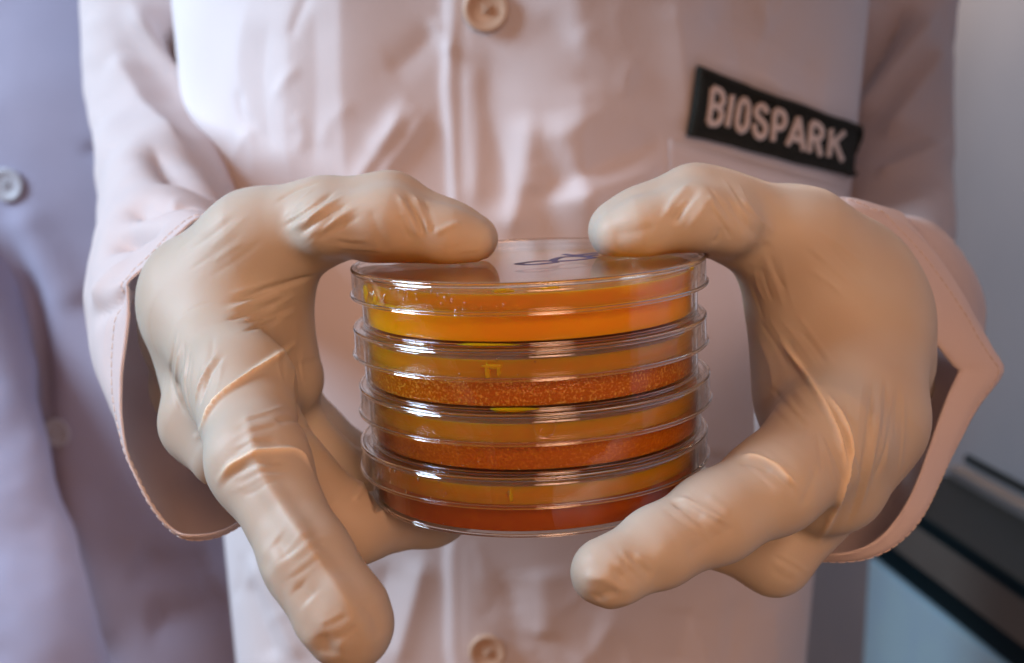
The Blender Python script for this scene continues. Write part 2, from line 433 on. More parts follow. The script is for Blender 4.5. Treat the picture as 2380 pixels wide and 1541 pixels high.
for _ in range(46):
    x, y = RNG.uniform(540, 1900), RNG.choice([RNG.uniform(-10, 520), RNG.uniform(1300, 1560)]); a = math.radians(RNG.normal(95, 28)); L = RNG.uniform(60, 170)
    dx, dy = math.cos(a) * L, math.sin(a) * L; bend = RNG.uniform(-25, 25)
    MICRO.append(([(x - dx / 2, y - dy / 2), (x + bend, y), (x + dx / 2, y + dy / 2)], RNG.choice([-1, 1]) * RNG.uniform(0.5, 1.3), RNG.uniform(2.5, 5)))
bv = folds(bv, bf, bn, [(a, b * (0.85 if abs(b) > 1.6 else 1) * (0.6 if a[0][1] > 1200 else 1), c) for a, b, c in TORSO_FOLDS + MICRO], 0.45)
st = step_edge(bv, bn, [(1050, -60), (1046, 100), (1041, 200), (1049, 350), (1056, 480), (1052, 900), (1040, 1300), (1042, 1600)], 1, 590)
bv = bv + bn * ((st * 2.2) * front)[:, None]
bv = bv + bn * ((vnoise(bv, 55, 3) * 1.6 + vnoise(bv, 22, 5) * 0.25) * front)[:, None]
coat = mesh_obj('lab_coat', bv, bf, M['coat'], person)
coat_bvh = BVHTree.FromPolygons([Vector(q) for q in bv], [tuple(int(i) for i in q) for q in bf])

def coat_quad(name, corners, off, thick, mat, parent, nu=60, nv=26, bvh=None, edge=0.0, lift=0.0):
    """a piece of cloth sewn on the coat: corners TL, TR, BR, BL in view px, follows the coat's surface"""
    P = [np.array(c, float) for c in corners]; vs = []
    for j in range(nv):
        for i in range(nu):
            u, t = i / (nu - 1), j / (nv - 1)
            q = (P[0] * (1 - u) + P[1] * u) * (1 - t) + (P[3] * (1 - u) + P[2] * u) * t
            h, _ = front_y(bvh, q[0], q[1]); vs.append(h)
    vs = np.array(vs).reshape(nv, nu, 3)
    for _ in range(6):                       # stiff cloth: smoother than the coat below
        vs[1:-1, 1:-1] = 0.25 * (vs[:-2, 1:-1] + vs[2:, 1:-1] + vs[1:-1, :-2] + vs[1:-1, 2:])
    vs = vs.reshape(-1, 3)
    f = np.array([(j * nu + i, j * nu + i + 1, (j + 1) * nu + i + 1, (j + 1) * nu + i) for j in range(nv - 1) for i in range(nu - 1)])
    n = vert_normals(vs, f)
    if n[:, 1].mean() > 0: n = -n; f = f[:, ::-1]
    o = mesh_obj(name, vs + n * off, f, mat)
    sm = o.modifiers.new('solid', 'SOLIDIFY'); sm.thickness = thick * S; sm.offset = 1
    return o, vs + n * (off + thick), n
pocket, _, _ = coat_quad('chest_pocket', [(1553, 322), (1965, 440), (1985, 1060), (1560, 1060)], 0.3, 1.2, M['coat'], None, bvh=coat_bvh)
pocket.parent = coat
patch = empty('name_patch', V(1795, 290, 575)); attach(patch, person)
PC = [(1613, 152), (2001, 297), (1992, 416), (1590, 314)]
pb, ps, pn = coat_quad('patch_cloth', PC, 2.2, 1.3, M['patch'], None, bvh=coat_bvh)
attach(pb, patch)
# raised border of the patch, and the embroidered letters
PG = ps.reshape(26, 60, 3); PN = pn.reshape(26, 60, 3)
def on_patch(u, t, off):
    x = min(max(u, 0), 0.9999) * 59; y = min(max(t, 0), 0.9999) * 25; i, j = int(x), int(y); a, b = x - i, y - j
    mix = lambda G: (G[j, i] * (1 - a) + G[j, i + 1] * a) * (1 - b) + (G[j + 1, i] * (1 - a) + G[j + 1, i + 1] * a) * b
    nn = mix(PN); nn = nn / np.linalg.norm(nn)
    return mix(PG) + nn * off, nn
rim = [(0.015, 0.05), (0.985, 0.05), (0.985, 0.95), (0.015, 0.95), (0.015, 0.05)]
rl = [on_patch(*q, 0.2)[0] for q in resample(rim, 160)]
rv, rf = tube(rl, 1.7, 10)
attach(mesh_obj('patch_border', rv, rf, M['patch']), patch)
st_ = []
rim2 = resample(rim, 240)
cen = np.array([0.5, 0.5])
for q in rim2[:-1]:
    c_, nn = on_patch(*q, 1.2); d_ = np.array([0.012, 0.0]) if q[0] < 0.02 or q[0] > 0.98 else np.array([0.0, 0.045])
    st_.append(tube(np.array([on_patch(*(q - d_), 0.6)[0], c_ + nn * 0.9, on_patch(*(q + d_), 0.6)[0]]), 0.42, 5))
sv_, sf_ = join(st_)
attach(mesh_obj('border_stitching', sv_, sf_, M['edge_thread']), patch)
def arc(cx, cy, rx, ry, a0, a1, n=14):
    return [(cx + rx * math.cos(math.radians(a0 + (a1 - a0) * i / (n - 1))), cy + ry * math.sin(math.radians(a0 + (a1 - a0) * i / (n - 1)))) for i in range(n)]
GLYPH = {  # x 0..1, y 0 (bottom) .. 1 (top)
    'B': [[(0.12, 0), (0.12, 1)], [(0.12, 1), (0.5, 1)] + arc(0.5, 0.76, 0.34, 0.24, 90, -90) + [(0.12, 0.52)], [(0.12, 0.52), (0.5, 0.52)] + arc(0.5, 0.26, 0.38, 0.26, 90, -90) + [(0.12, 0)]],
    'I': [[(0.5, 0), (0.5, 1)]],
    'O': [arc(0.5, 0.68, 0.36, 0.32, 0, 180) + arc(0.5, 0.32, 0.36, 0.32, 180, 360) + [(0.86, 0.68)]],
    'S': [arc(0.5, 0.74, 0.34, 0.26, 10, 200) + [(0.3, 0.56), (0.7, 0.44)] + arc(0.5, 0.26, 0.36, 0.26, 20, -190)],
    'P': [[(0.14, 0), (0.14, 1)], [(0.14, 1), (0.5, 1)] + arc(0.5, 0.73, 0.36, 0.27, 90, -90) + [(0.14, 0.46)]],
    'A': [[(0.04, 0), (0.5, 1)], [(0.5, 1), (0.96, 0)], [(0.22, 0.28), (0.78, 0.28)]],
    'R': [[(0.14, 0), (0.14, 1)], [(0.14, 1), (0.5, 1)] + arc(0.5, 0.74, 0.34, 0.26, 90, -90) + [(0.14, 0.48)], [(0.5, 0.48), (0.88, 0)]],
    'K': [[(0.14, 0), (0.14, 1)], [(0.9, 1), (0.16, 0.42)], [(0.38, 0.6), (0.92, 0)]],
}
TX = [('B', 0.085, 0.10), ('I', 0.188, 0.05), ('O', 0.248, 0.095), ('S', 0.355, 0.095), ('P', 0.463, 0.09), ('A', 0.558, 0.105), ('R', 0.670, 0.095), ('K', 0.778, 0.105)]
for ch, u0, wd in TX:
    pr = []
    for stroke in GLYPH[ch]:
        pts = []
        for gx, gy in resample(stroke, max(10, len(stroke) * 2)):
            u = u0 + gx * wd * 0.92; t = 0.755 - gy * 0.52
            h = on_patch(u, t, 0.15)
            if h is not None: pts.append(h[0])
        pr.append(tube(np.array(pts), 1.6, 8, flat=(on_patch(0.5, 0.5, 0)[1], 0.55)))
    lv, lf = join(pr)
    attach(mesh_obj('letter', lv, lf, M['thread']), patch)

def button(name, px, py, bvh, rad, mat, parent):
    h, n_ = front_y(bvh, px, py)
    n_ = n_ if n_[1] < 0 else -n_
    n_ = n_ * 0.3 + np.array([0, -1, 0]) * 0.7; n_ /= np.linalg.norm(n_)
    r = rad
    prof = [(0.001, 1.2), (r * 0.55, 1.2), (r * 0.68, 1.7), (r * 0.82, 2.4), (r * 0.93, 2.3), (r, 1.5), (r * 0.97, 0.4), (r * 0.8, 0.0), (0.001, 0.0)]
    v, f = lathe(prof, 48, closed=False)
    q = Vector(n_).to_track_quat('Z', 'Y').to_matrix()
    R = np.array(q)
    parts = [(v @ R.T + h + n_ * 0.6, f)]
    holes = []
    for a in (45, 135, 225, 315):          # the sewing thread through the four holes
        c = np.array([math.cos(math.radians(a)) * r * 0.24, math.sin(math.radians(a)) * r * 0.24, 1.6])
        holes.append(c)
    for i, j in ((0, 2), (1, 3)):
        ln = np.array([holes[i], (holes[i] + holes[j]) / 2 + (0, 0, 0.5 + 0.4 * i), holes[j]])
        tv, tf = tube(resample(ln, 8), 0.55, 6); parts.append((tv @ R.T + h + n_ * 0.6, tf))
    v, f = join(parts)
    o = mesh_obj(name, v, f, mat)
    o.parent = parent
    return o
button('button', 1130, 22, coat_bvh, 10.5, M['button'], coat)
button('button', 1133, 1512, coat_bvh, 9.5, M['button'], coat)

# ------------------------------------------------------------------ sleeves
def loft(curves, rows, n=160):
    C = [smoothline(c, n, closed=True) if len(c) < 60 else np.asarray(c) for c in curves]
    for i in range(1, len(C)):               # line the curves up so that the loft does not twist
        best = min(range(n), key=lambda s: np.linalg.norm(np.roll(C[i], -s, axis=0) - C[i - 1] - (C[i].mean(0) - C[i - 1].mean(0)), axis=1).sum())
        C[i] = np.roll(C[i], -best, axis=0)
    C = np.array(C); m = len(C)
    L = np.r_[0, np.cumsum([np.linalg.norm(C[i + 1].mean(0) - C[i].mean(0)) for i in range(m - 1)])]
    out = []
    for s in np.linspace(0, L[-1], rows):
        i = min(np.searchsorted(L, s, side='right') - 1, m - 2); t = (s - L[i]) / (L[i + 1] - L[i])
        a, b, c, d = C[max(i - 1, 0)], C[i], C[i + 1], C[min(i + 2, m - 1)]
        out.append(0.5 * ((2 * b) + (-a + c) * t + (2 * a - 5 * b + 4 * c - d) * t * t + (-a + 3 * b - 3 * c + d) * t ** 3))
    v = np.array(out).reshape(-1, 3)
    f = np.concatenate([np.stack([i * n + np.arange(n), i * n + (np.arange(n) + 1) % n, (i + 1) * n + (np.arange(n) + 1) % n, (i + 1) * n + np.arange(n)], -1) for i in range(rows - 1)])
    return v, f
def ringc(cx, cy, d, rx, ry, tilt=0, dd=0, n=16):
    """closed curve in view px: ellipse rx, ry px, its left/right ends pushed dd mm in depth"""
    out = []
    for k in range(n):
        a = 2 * math.pi * k / n - math.pi / 2
        x = rx * math.cos(a); y = ry * math.sin(a); t = math.radians(tilt)
        out.append(V(cx + x * math.cos(t) - y * math.sin(t), cy + x * math.sin(t) + y * math.cos(t), d + dd * math.cos(a)))
    return np.array(out)
def ring3(center_px, axis, r1, r2, n=24):
    """ellipse round an axis: r1 mm roughly horizontal, r2 mm roughly vertical"""
    c = V(*center_px); ax = np.array(axis, float); ax /= np.linalg.norm(ax)
    h = np.cross(ax, [0, 0, 1.0]); h /= np.linalg.norm(h); u = np.cross(h, ax)
    return np.array([c + r1 * math.cos(t) * h + r2 * math.sin(t) * u for t in np.linspace(0, 2 * math.pi, n, endpoint=False)])
def sleeve(name, curves, rows, specs, noise_amp, mat, parent, thick=1.3, stitch=0):
    v, f = loft(curves, rows)
    n = vert_normals(v, f)
    cen = v.reshape(rows, -1, 3).mean(1).repeat(v.shape[0] // rows, 0)
    if ((v - cen) * n).sum() < 0: f = f[:, ::-1]; n = -n
    v = folds(v, f, n, [(a, b * 1.8, c) for a, b, c in specs], 0.45)
    s = np.repeat(np.linspace(0, 1, rows), v.shape[0] // rows)
    v = v + n * ((vnoise(v, 30, 11) * noise_amp + vnoise(v * np.array([1, 1, 1.8]), 15, 4) * noise_amp * 0.35) * np.clip(s * 6, 0.5, 1))[:, None]
    o = mesh_obj(name, v, f, mat)
    sm = o.modifiers.new('solid', 'SOLIDIFY'); sm.thickness = thick * S; sm.offset = -1
    o.parent = parent
    m_ = v.shape[0] // rows
    if stitch:
        for off in (0.12, -thick - 0.12):
            ring = v[stitch * m_:(stitch + 1) * m_] + n[stitch * m_:(stitch + 1) * m_] * off
            L_ = np.linalg.norm(np.diff(np.r_[ring, ring[:1]], axis=0), axis=1).sum(); k_ = int(L_ / 2.6)
            ring = resample(np.r_[ring, ring[:1]], k_ * 4 + 1)
            sv, sf = join([tube(ring[i * 4:i * 4 + 4], 0.15, 5) for i in range(k_)])
            so = mesh_obj('hem_stitching', sv, sf, M['thread']); so.parent = o
    return o, v, f
# sleeve at the right of the picture
cuffR = [V(1950, 480, 345), V(2050, 552, 347), (V(2118, 665, 350)), V(2168, 785, 354), V(2215, 852, 358), V(2226, 862, 359), V(2195, 935, 352), V(2160, 1040, 344),
         V(2110, 1170, 334), V(2030, 1262, 330), V(1935, 1292, 332), V(1850, 1262, 345), V(1790, 1110, 362), V(1772, 905, 376), V(1815, 720, 380), V(1860, 570, 362)]
hemR = [V(1958, 468, 362), V(2075, 508, 366), V(2160, 585, 370), V(2228, 690, 373), V(2290, 800, 374), V(2306, 846, 372), V(2240, 930, 368), V(2180, 1050, 362),
        V(2120, 1180, 352), V(2035, 1260, 348), V(1935, 1280, 350), V(1860, 1250, 362), V(1810, 1100, 378), V(1805, 905, 390), V(1830, 710, 394), V(1870, 560, 380)]
midR = ring3((2042, 800, 430), (0.0, 1, 0.12), 35, 46)
elbR = ring3((2064, 680, 590), (-0.05, 1, 0.9), 32, 36)
upR = ring3((2074, 330, 712), (-0.03, 0.12, 1), 32, 38)
shR = ring3((2064, -180, 740), (-0.06, 0.05, 1), 36, 44)
srR = sleeve('sleeve', [cuffR, hemR, midR, elbR, upR, shR], 190,
       [([(2180, 20), (2100, 130), (2030, 230), (1985, 300)], 5, 7), ([(2110, 10), (2040, 130), (1985, 220)], -5, 6),
        ([(2200, 100), (2120, 230), (2060, 330)], 4, 9), ([(2040, -10), (1990, 90), (1960, 150)], 5, 7),
        ([(2200, 330), (2120, 380), (2030, 410)], 3, 8), ([(1970, 482), (2070, 520), (2150, 592), (2215, 695), (2268, 795)], -0.9, 1.4)],
       1.8, M['sleeve'], None, 0.7, 4)
# sleeve at the left of the picture
cuffL = [V(475, 505, 352), V(415, 540, 346), V(362, 592, 340), V(290, 650, 337), V(286, 668, 336), V(292, 740, 334), V(279, 880, 330), V(282, 990, 326), V(302, 1090, 322), V(345, 1175, 320), V(395, 1232, 320),
         V(445, 1248, 320), V(535, 1226, 326), V(620, 1150, 340), V(665, 960, 356), V(645, 740, 364), V(560, 545, 362)]
hemL = [V(455, 492, 372), V(380, 525, 366), V(320, 580, 362), V(262, 640, 360), V(228, 690, 360), V(220, 770, 358), V(232, 880, 354), V(262, 960, 350), V(300, 1060, 346), V(345, 1150, 344), V(395, 1205, 344),
        V(450, 1228, 344), V(540, 1200, 350), V(615, 1130, 362), V(655, 950, 376), V(640, 740, 384), V(560, 545, 382)]
midL = ring3((418, 740, 430), (0, 1, 0.15), 32, 44)
elbL = ring3((400, 500, 555), (0.05, 1, 0.7), 32, 42)
upL = ring3((368, 230, 660), (0.03, 0.12, 1), 36, 42)
shL = ring3((392, -180, 685), (0.06, 0.05, 1), 40, 48)
srL = sleeve('sleeve', [cuffL, hemL, midL, elbL, upL, shL], 190,
       [([(300, 0), (360, 110), (430, 220), (480, 300)], 5, 6), ([(400, 60), (440, 170), (470, 260)], -5, 8), ([(270, 120), (330, 260), (420, 340)], 4, 9),
        ([(350, 330), (410, 400), (470, 450)], -5, 9), ([(255, 558), (300, 548), (360, 545)], -5, 4), ([(200, 735), (240, 715), (290, 670)], -2, 4), ([(215, 690), (260, 640), (290, 620)], 1.5, 5),
        ([(290, 480), (370, 480), (440, 475)], -3.5, 6), ([(300, 625), (262, 700), (250, 800), (258, 900)], -0.9, 1.4)],
       1.8, M['sleeve'], None, 0.7, 4)

attach(srR[0], person); attach(srL[0], person)

# ------------------------------------------------------------------ second person, left
person2 = empty('person', (-420, 620, -1200))
tag(person2, 'person in a lavender grey lab coat standing behind, at the left edge', 'person')
d0 = V(120, 800, 800)
v2, f2 = coat_body(d0[0] + 10, d0[1] + 120, 205, 120, -900, 520, 380, 420)
n2_ = vert_normals(v2, f2)
if (n2_[:, 1] * (v2[:, 1] - (d0[1] + 120))).sum() < 0: f2 = f2[:, ::-1]; n2_ = -n2_
v2 = folds(v2, f2, n2_, [([(40, 470), (110, 600), (200, 720)], 5, 12), ([(0, 500), (60, 650), (88, 830), (95, 1000), (120, 1250), (150, 1541)], -9, 9),
                        ([(30, 620), (60, 780), (70, 1000)], -5, 12), ([(200, 340), (225, 352), (245, 352)], -3, 4),
                        ([(300, 1300), (400, 1330), (500, 1310)], -7, 14), ([(330, 1440), (430, 1440), (540, 1380)], -8, 16), ([(180, 1100), (190, 1300), (230, 1541)], 6, 16),
                        ([(60, 1250), (100, 1400), (130, 1541)], -7, 14)])
fr2 = np.clip((d0[1] + 70 - v2[:, 1]) / 40, 0, 1)
v2 = v2 + n2_ * ((vnoise(v2, 60, 8) * 3.0 + vnoise(v2, 25, 9) * 0.8) * fr2)[:, None]
coat2 = mesh_obj('lab_coat', v2, f2, M['coat2'], person2)
b2 = BVHTree.FromPolygons([Vector(q) for q in v2], [tuple(int(i) for i in q) for q in f2])
button('button', 18, 430, b2, 11, M['button2'], coat2)
button('button', 133, 1004, b2, 10, M['button2'], coat2)
sl, _, _ = sleeve('sleeve', [ring3((130, 1800, 690), (0.1, -0.3, -1), 34, 30), ring3((80, 1500, 690), (0.1, -0.3, -1), 38, 34), ring3((-30, 1150, 740), (0.3, 0, -1), 42, 42), ring3((-120, 700, 800), (0.1, 0, -1), 46, 48), ring3((-160, 100, 830), (0.1, 0, -1), 50, 55)], 120, [], 2.5, M['coat2'], coat2)

# ------------------------------------------------------------------ the petri dishes
TILT = math.radians(-2.4); PITCH_D = 15.2
axis = np.array([math.sin(TILT), 0, math.cos(TILT)])
pivot = np.array([0.6, 0, -30.4])
def lid_profile():
    p = [(0.02, -0.45), (20, -0.45), (43.3, -0.45), (43.8, -0.44), (44.05, -0.3), (44.2, -0.1), (44.35, -0.02), (44.5, 0.0)]
    for a in np.linspace(78, 8, 7): p.append((44.6 + 1.4 * math.cos(math.radians(a)), -1.4 + 1.4 * math.sin(math.radians(a))))
    p += [(46.0, -1.75), (46.0, -2.05), (46.06, -6.2), (46.08, -6.9), (46.08, -7.4), (45.95, -7.65), (45.35, -7.65), (45.12, -7.45), (45.1, -7.2), (45.05, -2.6), (45.0, -2.3), (44.6, -1.65), (43.8, -1.45), (43.4, -1.42), (20, -1.4), (0.02, -1.4)]
    return p
BOT = -15.55
def base_profile():
    p = [(0.02, BOT), (20, BOT), (41.0, BOT), (41.5, BOT - 0.02), (42.8, BOT)]
    for a in np.linspace(-90, 0, 6): p.append((42.9 + 0.8 * math.cos(math.radians(a)), BOT + 0.8 + 0.8 * math.sin(math.radians(a))))
    p += [(43.72, BOT + 1.1), (43.95, -2.9), (44.0, -2.6), (43.9, -2.3), (43.1, -2.3), (43.0, -2.6), (42.98, -3.0), (42.78, BOT + 2.2), (42.75, BOT + 1.9), (42.3, BOT + 1.2), (41.6, BOT + 1.05), (20, BOT + 1.05), (0.02, BOT + 1.05)]
    return p
def agar_profile(top):
    return [(0.02, top), (25, top), (41.2, top), (42.2, top + 0.25), (42.62, top + 0.8), (42.72, top + 0.3), (42.68, BOT + 1.8), (42.45, BOT + 1.3), (41.7, BOT + 1.1), (20, BOT + 1.1), (0.02, BOT + 1.1)]
LAB = ['topmost petri dish with bright orange jelly and violet ink writing on its lid',
       'second petri dish from the top with bubbly amber jelly',
       'third petri dish from the top with fine grained amber jelly',
       'bottom petri dish of the stack with smooth dark amber jelly']
OFF = [(-0.2, 0.3), (-0.4, 0.0), (0.25, -0.2), (-0.5, 0.2)]
TOPS = [-7.9, -8.3, -8.3, -8.4]
dishes = []
for i in range(4):
    d = empty('petri_dish'); d.rotation_euler = (0, TILT, 0)
    loc = pivot + axis * (30.4 - PITCH_D * i) + np.array([OFF[i][0], OFF[i][1], 0]); d.location = Vector(loc) * S
    tag(d, LAB[i], 'petri dish', 'petri dishes stacked in the hands')
    ld = lathe_obj('lid', lid_profile(), 200, M['thin_plastic'], d)
    for nm, pa, rc, zc, a_, b_ in (('rim', ld, 45.78, -0.75, 0.42, 0.62), ('rim', ld, 46.28, -7.2, 0.42, 0.5)):
        lathe_obj(nm, [(rc + a_ * math.cos(t), zc + b_ * math.sin(t)) for t in np.linspace(0, 2 * math.pi, 12, endpoint=False)], 200, M['plastic'], pa, deg=80)
    bs = lathe_obj('base', base_profile(), 200, M['thin_plastic'], d)
    lathe_obj('rim', [(43.35 + 0.4 * math.cos(t), BOT + 0.5 + 0.45 * math.sin(t)) for t in np.linspace(0, 2 * math.pi, 12, endpoint=False)], 200, M['plastic'], bs, deg=80)
    lathe_obj('agar', agar_profile(TOPS[i]), 160, M['agar'][i], d)
    t_ = TOPS[i]
    lathe_obj('lit_headspace_layer', [(0.02, -3.8), (25, -3.8), (41.6, -3.7), (42.5, -3.3), (42.75, -3.2), (42.8, -3.6), (42.66, t_ + 0.95), (42.2, t_ + 0.35), (41.2, t_ + 0.1), (25, t_ + 0.1), (0.02, t_ + 0.1)], 160, M['lit_headspace'], d)  # added layer: its gold stands for lit agar seen through the lid
    dishes.append((d, loc))
Rt = np.array(Matrix.Rotation(TILT, 3, 'Y'))
def lid_point(px, py, i=0, z=0.0):
    d, loc = dishes[i]; nrm = Rt @ np.array([0, 0, 1.0]); r = ray(px, py)
    t = ((loc + nrm * z - CAM) @ nrm) / (r @ nrm)
    return Rt.T @ (CAM + r * t - loc)
INK = [[(1402, 588), (1385, 588), (1365, 590), (1340, 594), (1362, 595), (1388, 592)],
       [(1310, 591), (1330, 593), (1350, 595), (1362, 597)],
       [(1383, 599), (1352, 596), (1312, 597), (1288, 603), (1290, 607), (1330, 605), (1360, 602), (1383, 599)],
       [(1290, 606), (1250, 607), (1215, 611), (1203, 613), (1225, 615), (1262, 613), (1295, 609)]]
parts = []
for s_ in INK:
    ln = np.array([lid_point(x, y, 0, -0.43) for x, y in smoothline(np.array(s_, float), 40)])
    parts.append(tube(ln, 1.15, 8, flat=(np.array([0, 0, 1.0]), 0.05)))
v, f = join(parts); o = mesh_obj('ink_writing', v, f, M['ink']); o.parent = dishes[0][0]

# drips, smears and droplets caught between lid and base
def wall_blob(i, az, z, wx, wz, rad, depth=0.7, seed=0, mat='drip', name='gel_drip'):
    """flattened drop on a cylinder of radius rad at azimuth az (degrees from the camera side, + to the right)"""
    n1, n2 = 20, 12; v = []
    for j in range(n2 + 1):
        ph = math.pi * j / n2
        for k in range(n1):
            t = 2 * math.pi * k / n1
            wob = 1 + 0.10 * math.sin(3 * t + seed) + 0.06 * math.sin(5 * t + 2 * seed)
            x = wx * math.sin(ph) * math.cos(t) * wob; zz = wz * math.sin(ph) * math.sin(t) * wob; r = rad + depth * math.cos(ph)
            a = math.radians(az) + x / rad
            v.append((r * math.sin(a), -r * math.cos(a), z + zz))
    f = [(j * n1 + k, j * n1 + (k + 1) % n1, (j + 1) * n1 + (k + 1) % n1, (j + 1) * n1 + k) for j in range(n2) for k in range(n1)]
    o = mesh_obj(name, v, f, M[mat]); o.parent = dishes[i][0]
    bm = bmesh.new(); bm.from_mesh(o.data); bmesh.ops.remove_doubles(bm, verts=bm.verts, dist=1e-7); bmesh.ops.recalc_face_normals(bm, faces=bm.faces); bm.to_mesh(o.data); bm.free()
    return o
wall_blob(0, -66, -5.2, 1.6, 2.2, 44.45, 0.4, 1); wall_blob(0, -58, -6.0, 1.0, 1.5, 44.45, 0.4, 2)
wall_blob(0, -8, -2.2, 2.6, 0.5, 44.45, 0.4, 3); wall_blob(0, 6, -2.0, 2.4, 0.4, 44.45, 0.4, 4)
wall_blob(0, 64, -2.0, 1.4, 0.7, 44.45, 0.4, 6)
wall_blob(1, -12, -4.4, 2.5, 0.7, 44.45, 0.5, 5); wall_blob(1, -13.6, -5.5, 0.6, 1.9, 44.45, 0.5, 3); wall_blob(1, -10.2, -5.4, 0.5, 1.5, 44.45, 0.45, 8); wall_blob(1, -6.5, -14.7, 5.6, 0.5, 43.85, 0.75, 7); wall_blob(0, -14, -14.7, 7.5, 0.35, 43.85, 0.7, 2)
wall_blob(3, -8, -5.0, 0.5, 1.5, 44.45, 0.4, 9)
# thin U-shaped edge of a drip on the third lid
ln = [((46.25) * math.sin(math.radians(a)), -(46.25) * math.cos(math.radians(a)), z) for a, z in [(-1.5, -1.6), (-1.3, -3.2), (-0.6, -4.8), (0.8, -5.6), (2.6, -5.6), (4.2, -4.8), (5.0, -3.2), (5.2, -1.6)]]
v, f = tube(smoothline(np.array(ln), 40), 0.14, 8); o = mesh_obj('drip_edge', v, f, M['plastic']); o.parent = dishes[2][0]
parts = []
for i, n_ in ((0, 30), (1, 6), (3, 12)):
    parts = []
    for k in range(n_):
        a = math.radians(RNG.uniform(-62, -8)) if i != 1 else math.radians(RNG.uniform(-30, 10)); z = RNG.uniform(-7.0, -2.2); r = RNG.uniform(0.12, 0.38)
        bmv, bmf = lathe([(0.001, r)] + [(r * math.sin(t), r * math.cos(t)) for t in np.linspace(0.4, 2.7, 6)] + [(0.001, -r)], 10, closed=False)
        bmv = bmv * np.array([1, 1, RNG.uniform(0.9, 2.2)])
        parts.append((bmv + np.array([44.85 * math.sin(a), -44.85 * math.cos(a), z]), bmf))
    v, f = join(parts); o = mesh_obj('droplets', v, f, M['drop']); o.parent = dishes[i][0]; o['kind'] = 'stuff'

